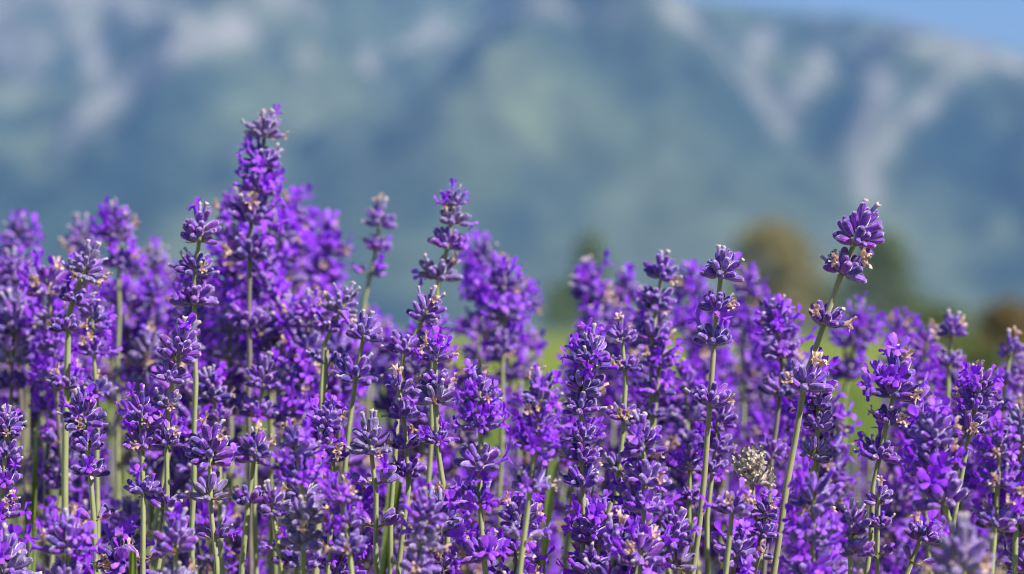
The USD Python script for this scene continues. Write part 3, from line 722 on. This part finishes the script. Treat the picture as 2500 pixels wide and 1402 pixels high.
LAND = [(1063, 860, 'the vivid violet crown'), (2090, 540, 'the slanting spike'), (1762, 640, 'the upright horned spike'), (1735, 970, 'the bare-stemmed lower cup'), (1440, 850, 'the six-whorl spike'), (907, 1060, 'the brown-hearted head'),
        (989, 1120, 'the slender spike'), (215, 1060, 'the narrow dark left spike'), (346, 1010, 'the broad left bud head'), (430, 850, 'the pale crumpled tip'), (513, 1100, 'the cream-flecked wide head'),
        (640, 380, 'the tallest spike'), (607, 620, 'the middle of the tallest spike'), (488, 560, 'the pale horned spike'), (190, 650, 'the slim dark horned spike'), (926, 540, 'the small lone spike'), (1100, 520, 'the tall dark centre spike'),
        (886, 800, 'the upright-horned spike'), (1180, 700, 'the single violet floret'), (1613, 660, 'the horned three-whorl spike'), (1902, 790, 'the horned loose spike'), (2180, 920, 'the large open head'), (2400, 950, 'the round open blossoms'),
        (2323, 800, 'the slender horned spike'), (2465, 850, 'the pale-horned right spike'), (1175, 1110, 'the broad four-whorl bloom'), (1310, 1080, 'the soft bright bloom'), (1572, 1110, 'the tan-topped dense head'), (1838, 1150, 'the cream withered head'),
        (2300, 1150, 'the large blurred blossom'), (2146, 1250, 'the small lower-right head'), (1990, 1080, 'the spike behind the slant'), (737, 1180, 'the low violet bloom'), (1030, 1330, 'the blurred bottom bud spike'), (1850, 1330, 'the dark plum spike'),
        (60, 640, 'the left-edge blurred bloom'), (10, 1180, 'the spike cut by the left edge'), (1870, 600, 'the olive tree'), (287, 560, 'the ringed bloom'), (800, 600, 'the rounded shoulder spike'), (2440, 1200, 'the right-edge violet spike'), (1787, 1240, 'the low bare-stemmed cup')]


def where(px, py):
    q = sorted(LAND, key=lambda l: math.hypot(l[0] - px, (l[1] - py)))[0]
    dx, dy = px - q[0], py - q[1]
    words = ['right of', 'below right of', 'below', 'below left of', 'left of', 'above left of', 'above', 'above right of']
    return words[int(round(math.degrees(math.atan2(dy, dx)) / 45)) % 8] + ' ' + q[2], math.hypot(dx, dy)


made = []
for i, (px, py, d) in enumerate(fills):
    r = np.random.default_rng(4000 + i)
    at = P(px, py, d)
    bloom = int(r.choice(3, p=[0.34, 0.36, 0.30]))
    n = int(r.integers(4, 7))
    zs, zc = [0.0], 0.0
    for k in range(n - 1):
        zc -= r.uniform(0.0105, 0.0145) if k < n - 2 else r.uniform(0.016, 0.032)
        zs.append(zc)
    lx, ly = r.normal(0, 0.085), r.normal(0, 0.08)
    cx, cy = r.normal(0, 0.20, 2)
    ax = lambda q: np.array([lx * q + cx * q * q, ly * q + cy * q * q, q])
    foot = -(at[2] - 0.27)
    M = np.eye(4); M[:3, 3] = at + ax(foot)
    x = xform('/World', 'lavender_spike', M)
    path = str(x.GetPath())
    off = ax(foot)
    _, (v, f) = stem_mesh([ax(q) - off for q in (0.006, 0, *zs[1:], 0.5 * (zs[-1] + foot), foot)], 0.00075, 0.0012 * r.uniform(0.9, 1.25))
    obj(path, 'stem', (v, f), ['stem_green', 'stem_green', 'stem_olive', 'stem_purple'][r.integers(4)], uv=v[:, :2] * 0)
    for k, q in enumerate(zs):
        t = ax(q + 0.002) - ax(q - 0.002)
        key = [('H', 'HB', 'hB'), ('F', 'FB', 'FX'), ('C', 'CB', 'PB')][0 if k == 0 else 2 if k == n - 1 else 1][bloom]
        if k == 0 and bloom == 0 and r.random() < 0.4:
            key = 'h'
        place_whorl(path, key, ax(q) - off, t / np.linalg.norm(t), 19.0 * r.uniform(0.85, 1.2) * (1.1 if bloom else 1.0), r)
    rel, dist = where(px, py - 20)
    made.append([x, rel, dist, ['bud', 'half-open', 'open-flowered'][bloom], ['', '', '', 'three', 'four', 'five', 'six'][n], 'soft-focus ' if d > 1.25 or d < 1.1 else ''])
count = {}
for m_ in sorted(made, key=lambda q: q[2]):
    base_ = f'{m_[5]}{m_[3]} spike of {m_[4]} whorls {m_[1]}'
    k = count[base_] = count.get(base_, 0) + 1
    more = ['', 'second ', 'third ', 'fourth ', 'fifth '][min(k - 1, 4)]
    tag(m_[0], more + base_, 'lavender', 'lavender spikes in the field')

# ------------------------------------------------------------------ the lavender row farther back, leafy bush bases, soil
sb = trimesh.creation.box([7.0, 3.6, 0.05]); sb.apply_translation([0, 2.45, -0.019])
tag(obj('/World', 'soil_bed', sb, 'soil', smooth=False), 'brown earth bed under the lavender plants', 'soil', kind='structure')


def scatter(name, protos, idx, pos, quats, scales):
    pi = UsdGeom.PointInstancer.Define(stage, f'/World/{name}')
    paths = []
    for k, parts in enumerate(protos):
        pp = f'/World/{name}/kind_{k:03d}'
        UsdGeom.Xform.Define(stage, pp)
        for nm, (v, f, u), mt in parts:
            obj(pp, nm, (v, f), mt, uv=u)
        paths.append(Sdf.Path(pp))
    pi.CreatePrototypesRel().SetTargets(paths)
    pi.CreateProtoIndicesAttr(Vt.IntArray.FromNumpy(np.asarray(idx, np.int32)))
    pi.CreatePositionsAttr(Vt.Vec3fArray.FromNumpy(np.asarray(pos, np.float32)))
    pi.CreateOrientationsAttr(Vt.QuathArray([Gf.Quath(float(q[0]), float(q[1]), float(q[2]), float(q[3])) for q in quats]))
    pi.CreateScalesAttr(Vt.Vec3fArray.FromNumpy(np.repeat(np.asarray(scales, np.float32)[:, None], 3, 1)))
    return pi


def yaw_lean(r, n, lean):
    a = r.uniform(0, 2 * np.pi, n); b = r.normal(0, lean, (n, 2)) / 2
    q = np.stack([np.cos(a / 2), b[:, 0], b[:, 1], np.sin(a / 2)], 1)
    return q / np.linalg.norm(q, axis=1, keepdims=True)


def joined_spike(r, bloom):
    buds, flos, zc = [], [], 0.0
    for k in range(5):
        for d_, at_, s_ in whorl_layout(r, 'head' if k == 0 else 'full' if k < 4 else 'cup'):
            R = rot_to(d_)
            v, f, u = bud_mesh(r, 5.6 * s_, 1.25 * s_)
            buds.append((((v @ R.T) + at_ + [0, 0, zc]) * MM, f, u))
            if r.random() < bloom:
                v, f, u = floret_mesh(r, 1.1)
                flos.append((((v @ R.T) + at_ + d_ / np.linalg.norm(d_) * 5.2 + [0, 0, zc]) * MM, f, u))
        zc -= r.uniform(11, 15)
    v, f = tube([[0, 0, 0], [0.002, 0, -0.15], [0.0, 0.004, -0.30], [0, 0, -0.46]], [0.0008, 0.001, 0.0012, 0.0014], 6)
    return [('stem', (v, f, v[:, :2] * 0), 'stem_green'), ('buds', join(buds), BUDS[r.integers(len(BUDS))]), ('open_florets', join(flos), PETALS[r.integers(3)])]


r = np.random.default_rng(61)
protos = [joined_spike(r, b) for b in (0.15, 0.4, 0.4, 0.6)]
n = 420
pos = np.stack([r.uniform(-1.5, 1.5, n), r.uniform(2.5, 3.9, n), r.normal(0.42, 0.04, n)], 1)
pos = pos[(pos[:, 0] > -0.16 * pos[:, 1]) | (r.random(n) < 0.25)]
n = len(pos)
pos[:, 2] -= 0.03 * np.abs(pos[:, 1] - 3.1)
pi = scatter('far_lavender_row', protos, r.integers(0, 4, n), pos, yaw_lean(r, n, 0.12), r.uniform(0.9, 1.2, n))
tag(pi, 'strongly blurred mass of lavender in the next row, seen between the stems', 'lavender', kind='stuff')


def bare_stem(r):
    b = r.normal(0, 0.012, (2, 2))
    v, f = tube([[0, 0, 0], [b[0, 0], b[0, 1], -0.18], [b[1, 0], b[1, 1], -0.42]], [0.0010, 0.0013, 0.0016], 7)
    return [('stem', (v, f, v[:, :2] * 0), 'stem_green')]


n = 150
yy = r.uniform(1.6, 2.2, n)
px_ = np.where(r.random(n) < 0.72, r.uniform(-60, 720, n), r.uniform(720, 2560, n))
pos = np.stack([(px_ - 1250) / K * yy, yy, CAM[2] + (HORIZON - r.uniform(960, 1090, n) - np.where(px_ > 720, 90, 0)) / K * yy], 1)
pi = scatter('lavender_stems', [bare_stem(r) for _ in range(5)], r.integers(0, 5, n), pos, yaw_lean(r, n, 0.06), r.uniform(0.9, 1.15, n))
tag(pi, 'pale green crowd of bare stems under the flower heads', 'stems', kind='stuff')


def leafy_shoot(r):
    parts = []
    for k in range(26):
        h = k / 26 * 0.20
        a = k * 2.4
        e = r.uniform(0.4, 1.1)
        d_ = np.array([math.cos(a) * math.cos(e), math.sin(a) * math.cos(e), math.sin(e)])
        v, f, u = lobe(r, d_, np.array([0, 0, 1.0]), r.uniform(0.03, 0.055), r.uniform(0.003, 0.005), r.uniform(-0.2, 0.3))
        parts.append((v + [0, 0, h], f, u))
    return [('leaves', join(parts), 'lavender_leaf')]


n = 1500
pos = np.stack([r.uniform(-1.1, 1.1, n), np.where(r.random(n) < 0.6, r.uniform(1.0, 1.8, n), r.uniform(2.5, 3.9, n)), r.uniform(0.0, 0.12, n)], 1)
pi = scatter('lavender_foliage', [leafy_shoot(r) for _ in range(3)], r.integers(0, 3, n), pos, yaw_lean(r, n, 0.5), r.uniform(0.8, 1.3, n))
tag(pi, 'narrow grey-green lavender leaves at the foot of the stems', 'foliage', kind='stuff')


def tuft(r, h):
    parts = []
    for k in range(11):
        a = r.uniform(0, 2 * np.pi); e = r.uniform(0.9, 1.5)
        d_ = np.array([math.cos(a) * math.cos(e), math.sin(a) * math.cos(e), math.sin(e)])
        v, f, u = lobe(r, d_, np.array([0, 0.01, 1.0]), h * r.uniform(0.6, 1.1), 0.008, r.uniform(-0.4, 0.1))
        parts.append((v + np.array([r.normal(0, 0.02), r.normal(0, 0.02), 0]), f, u))
    return [('blades', join(parts), 'grass_blade')]


n = 5000
yy = 4.6 + 26 * r.random(n) ** 1.6
pos = np.stack([r.uniform(-0.28, 0.28, n) * (yy + 2), yy, np.zeros(n)], 1)
pi = scatter('meadow_grass', [tuft(r, 0.16), tuft(r, 0.22), tuft(r, 0.12)], r.integers(0, 3, n), pos, yaw_lean(r, n, 0.15), r.uniform(0.7, 1.4, n))
tag(pi, 'bright yellow-green grass of the meadow behind the lavender', 'grass', kind='stuff')

# a few loose green blades among the stems
for px0, py0, px1, py1, d, wd, lab in [(962, 1165, 930, 1440, 1.30, 0.0042, 'broad soft green blade right of the brown-hearted head'), (1352, 1120, 1318, 1440, 1.34, 0.0036, 'soft green blade leaning left of the six-whorl stem'),
                                       (90, 1040, 78, 1440, 1.30, 0.0032, 'pale green blade near the left edge'), (322, 1340, 326, 1450, 1.10, 0.0050, 'short round-tipped green leaf at the bottom left'), (1456, 1190, 1408, 1450, 1.24, 0.0030, 'dark narrow blade right of the six-whorl stem')]:
    a_, b_ = P(px0, py0, d), P(px1, py1, d)
    b_ = b_ + (b_ - a_) / np.linalg.norm(b_ - a_) * 0.15
    q = np.random.default_rng(int(px0))
    v, f, u = lobe(q, a_ - b_, np.array([0.15, -1.0, 0]), np.linalg.norm(a_ - b_), wd, 0.02)
    M = np.eye(4); M[:3, 3] = b_
    x = xform('/World', 'grass_blade', M)
    obj(str(x.GetPath()), 'leaf', (v, f), 'grass_blade', uv=u)
    tag(x, lab, 'leaf', 'green blades among the lavender stems')

# ------------------------------------------------------------------ yellow meadow flowers behind the left clump
for k, (px, py, d, lab) in enumerate([(500, 775, 1.95, 'blurred yellow flower above the pale crumpled tip'), (524, 872, 1.85, 'blurred yellow flower right of the pale crumpled tip'), (786, 828, 1.9, 'blurred yellow flower behind the dense bud head of the left clump'), (478, 900, 2.1, 'lowest blurred yellow flower beside the pale crumpled tip')]):
    q = np.random.default_rng(70 + k)
    top = P(px, py, d)
    M = np.eye(4); M[:3, 3] = [top[0], top[1], 0]
    x = xform('/World', 'yellow_flower', M)
    p_ = str(x.GetPath())
    v, f = tube([[0, 0, 0], [0.01, 0, top[2] * 0.5], [0, 0, top[2]]], [0.0016, 0.0014, 0.0011], 7)
    obj(p_, 'stem', (v, f), 'stem_green', uv=v[:, :2] * 0)
    tilt = rot_to([0.35, -0.75, 0.5])
    for j in range(13):
        a = j * 2 * np.pi / 13
        v, f, u = lobe(q, tilt @ np.array([math.cos(a), math.sin(a), 0.25]), tilt[:, 2], 0.0105, 0.0052, q.uniform(-0.2, 0.2))
        obj(p_, 'petal', (v + tilt @ np.array([math.cos(a), math.sin(a), 0]) * 0.003 + [0, 0, top[2]], f), 'petal_yellow', uv=u)
    s_ = trimesh.creation.icosphere(2, 1.0)
    v = (np.array(s_.vertices) * [0.004, 0.004, 0.0022]) @ tilt.T + [0, 0, top[2]]
    obj(p_, 'flower_centre', (v, np.array(s_.faces)), 'leaf_olive', uv=v[:, :2] * 0 + 0.5)
    tag(x, lab, 'flower', 'yellow flowers behind the lavender')

# ------------------------------------------------------------------ trees and shrubs beyond the meadow


def tree(label, px, top_py, w_px, D, material, shape, seed, cat='tree', n=2600):
    q = np.random.default_rng(seed)
    H = CAM[2] + (HORIZON - top_py) / K * D
    Wd = w_px / K * D
    M = np.eye(4); M[:3, 3] = [(px - 1250) / K * D, D, 0]
    x = xform('/World', 'shrub' if cat == 'shrub' else 'conifer_tree' if shape == 'cone' else 'round_tree', M)
    p_ = str(x.GetPath())
    low = 0.06 if cat == 'shrub' else 0.12
    parts = [tube([[0, 0, -0.05], [0.01 * H, 0, 0.4 * H], [0, 0.01 * H, 0.92 * H]], [0.035 * H, 0.022 * H, 0.004 * H], 9)]
    limbs = []
    for k in range(14):
        h = q.uniform(low + 0.08, 0.85) * H
        a = q.uniform(0, 2 * np.pi)
        rad = Wd / 2 * (1 - h / H if shape == 'cone' else math.sqrt(max(0.05, 1 - (h / H * 2 - 1.05) ** 2))) * 0.8
        tip_ = np.array([math.cos(a) * rad, math.sin(a) * rad, h + 0.10 * H * (0.2 if shape == 'cone' else 1)])
        limbs.append(tip_)
        parts.append(tube([[0, 0, h * 0.92], tip_ * [0.5, 0.5, 1] , tip_], [0.010 * H, 0.006 * H, 0.002 * H], 6))
    V, F, nn = [], [], 0
    for v, f in parts:
        V.append(v); F.append(f + nn); nn += len(v)
    V = np.vstack(V)
    obj(p_, 'trunk', (V, np.vstack(F)), 'bark', uv=V[:, :2] * 0)
    # clumps of leaves round an uneven crown, with gaps
    cl = []
    for k in range(70):
        h = low + (1 - low) * q.random() ** 0.85
        env = (1 - h) ** 0.8 + 0.03 if shape == 'cone' else math.sqrt(max(0.02, 1 - (h * 1.9 - 0.92) ** 2))
        a = q.uniform(0, 2 * np.pi)
        rr = Wd / 2 * env * math.sqrt(q.uniform(0.15, 1.0)) * q.uniform(0.75, 1.1)
        cl.append([math.cos(a) * rr, math.sin(a) * rr, h * H * 0.97])
    cl = np.array(cl)
    c = cl[q.integers(0, len(cl), n)] + q.normal(0, 0.055, (n, 3)) * [Wd, Wd, H * 0.8]
    c[:, 2] = np.clip(c[:, 2], 0.02 * H, H)
    ls = 0.035 * H * q.uniform(0.6, 1.3, n) + 0.01
    u1 = q.normal(0, 1, (n, 3)); u1 /= np.linalg.norm(u1, axis=1, keepdims=True)
    u2 = np.cross(u1, q.normal(0, 1, (n, 3))); u2 /= np.linalg.norm(u2, axis=1, keepdims=True)
    v = np.stack([c - u1 * ls[:, None], c + u2 * ls[:, None] * 0.5, c + u1 * ls[:, None], c - u2 * ls[:, None] * 0.5], 1).reshape(-1, 3)
    k = np.arange(n)[:, None] * 4
    f = np.vstack([k + [0, 1, 2], k + [0, 2, 3]])
    obj(p_, 'crown', (v, f), material, smooth=False, uv=np.tile([[0.5, 0], [1, 0.5], [0.5, 1], [0, 0.5]], (n, 1)))
    tag(x, label, cat)


tree('rounded olive-yellow tree beyond the meadow, behind the upright horned spike', 1885, 538, 230, 380, 'leaf_olive', 'round', 1)
tree('dark green pointed tree directly behind the slanting spike', 2150, 570, 320, 400, 'leaf_dark_green', 'cone', 2, n=3200)
tree('small green pointed tree at the left end of the far tree line', 1443, 575, 170, 420, 'leaf_green', 'cone', 3)
tree('low green coniferous tree left of the small green pointed tree', 1362, 690, 130, 390, 'leaf_green', 'cone', 4)
tree('low dark green round tree between the olive tree and the dark pointed tree', 2010, 690, 150, 390, 'leaf_dark_green', 'round', 5)
tree('low bushy green tree between the two clumps of lavender, far behind', 1720, 720, 260, 410, 'leaf_green', 'round', 6)
tree('pale green scrub left of the olive-yellow tree', 1620, 745, 220, 430, 'leaf_green', 'round', 11)
tree('pale olive scrub right of the dark pointed tree', 2240, 735, 240, 450, 'leaf_green', 'round', 12)
tree('pale green scrub far right of the dark pointed tree', 2385, 750, 200, 440, 'leaf_green', 'round', 13)
tree('dark green round shrub right of the dark pointed tree', 2300, 745, 190, 42, 'leaf_dark_green', 'round', 7, 'shrub')
tree('rust-brown shrub at the right edge behind the pale-horned spike', 2470, 735, 190, 30, 'leaf_rust', 'round', 8, 'shrub')
tree('low dark green shrub under the rust-brown shrub at the right edge', 2440, 850, 180, 24, 'leaf_dark_green', 'round', 9, 'shrub')
print('spikes', len(SPIKES), 'fills', len(fills))
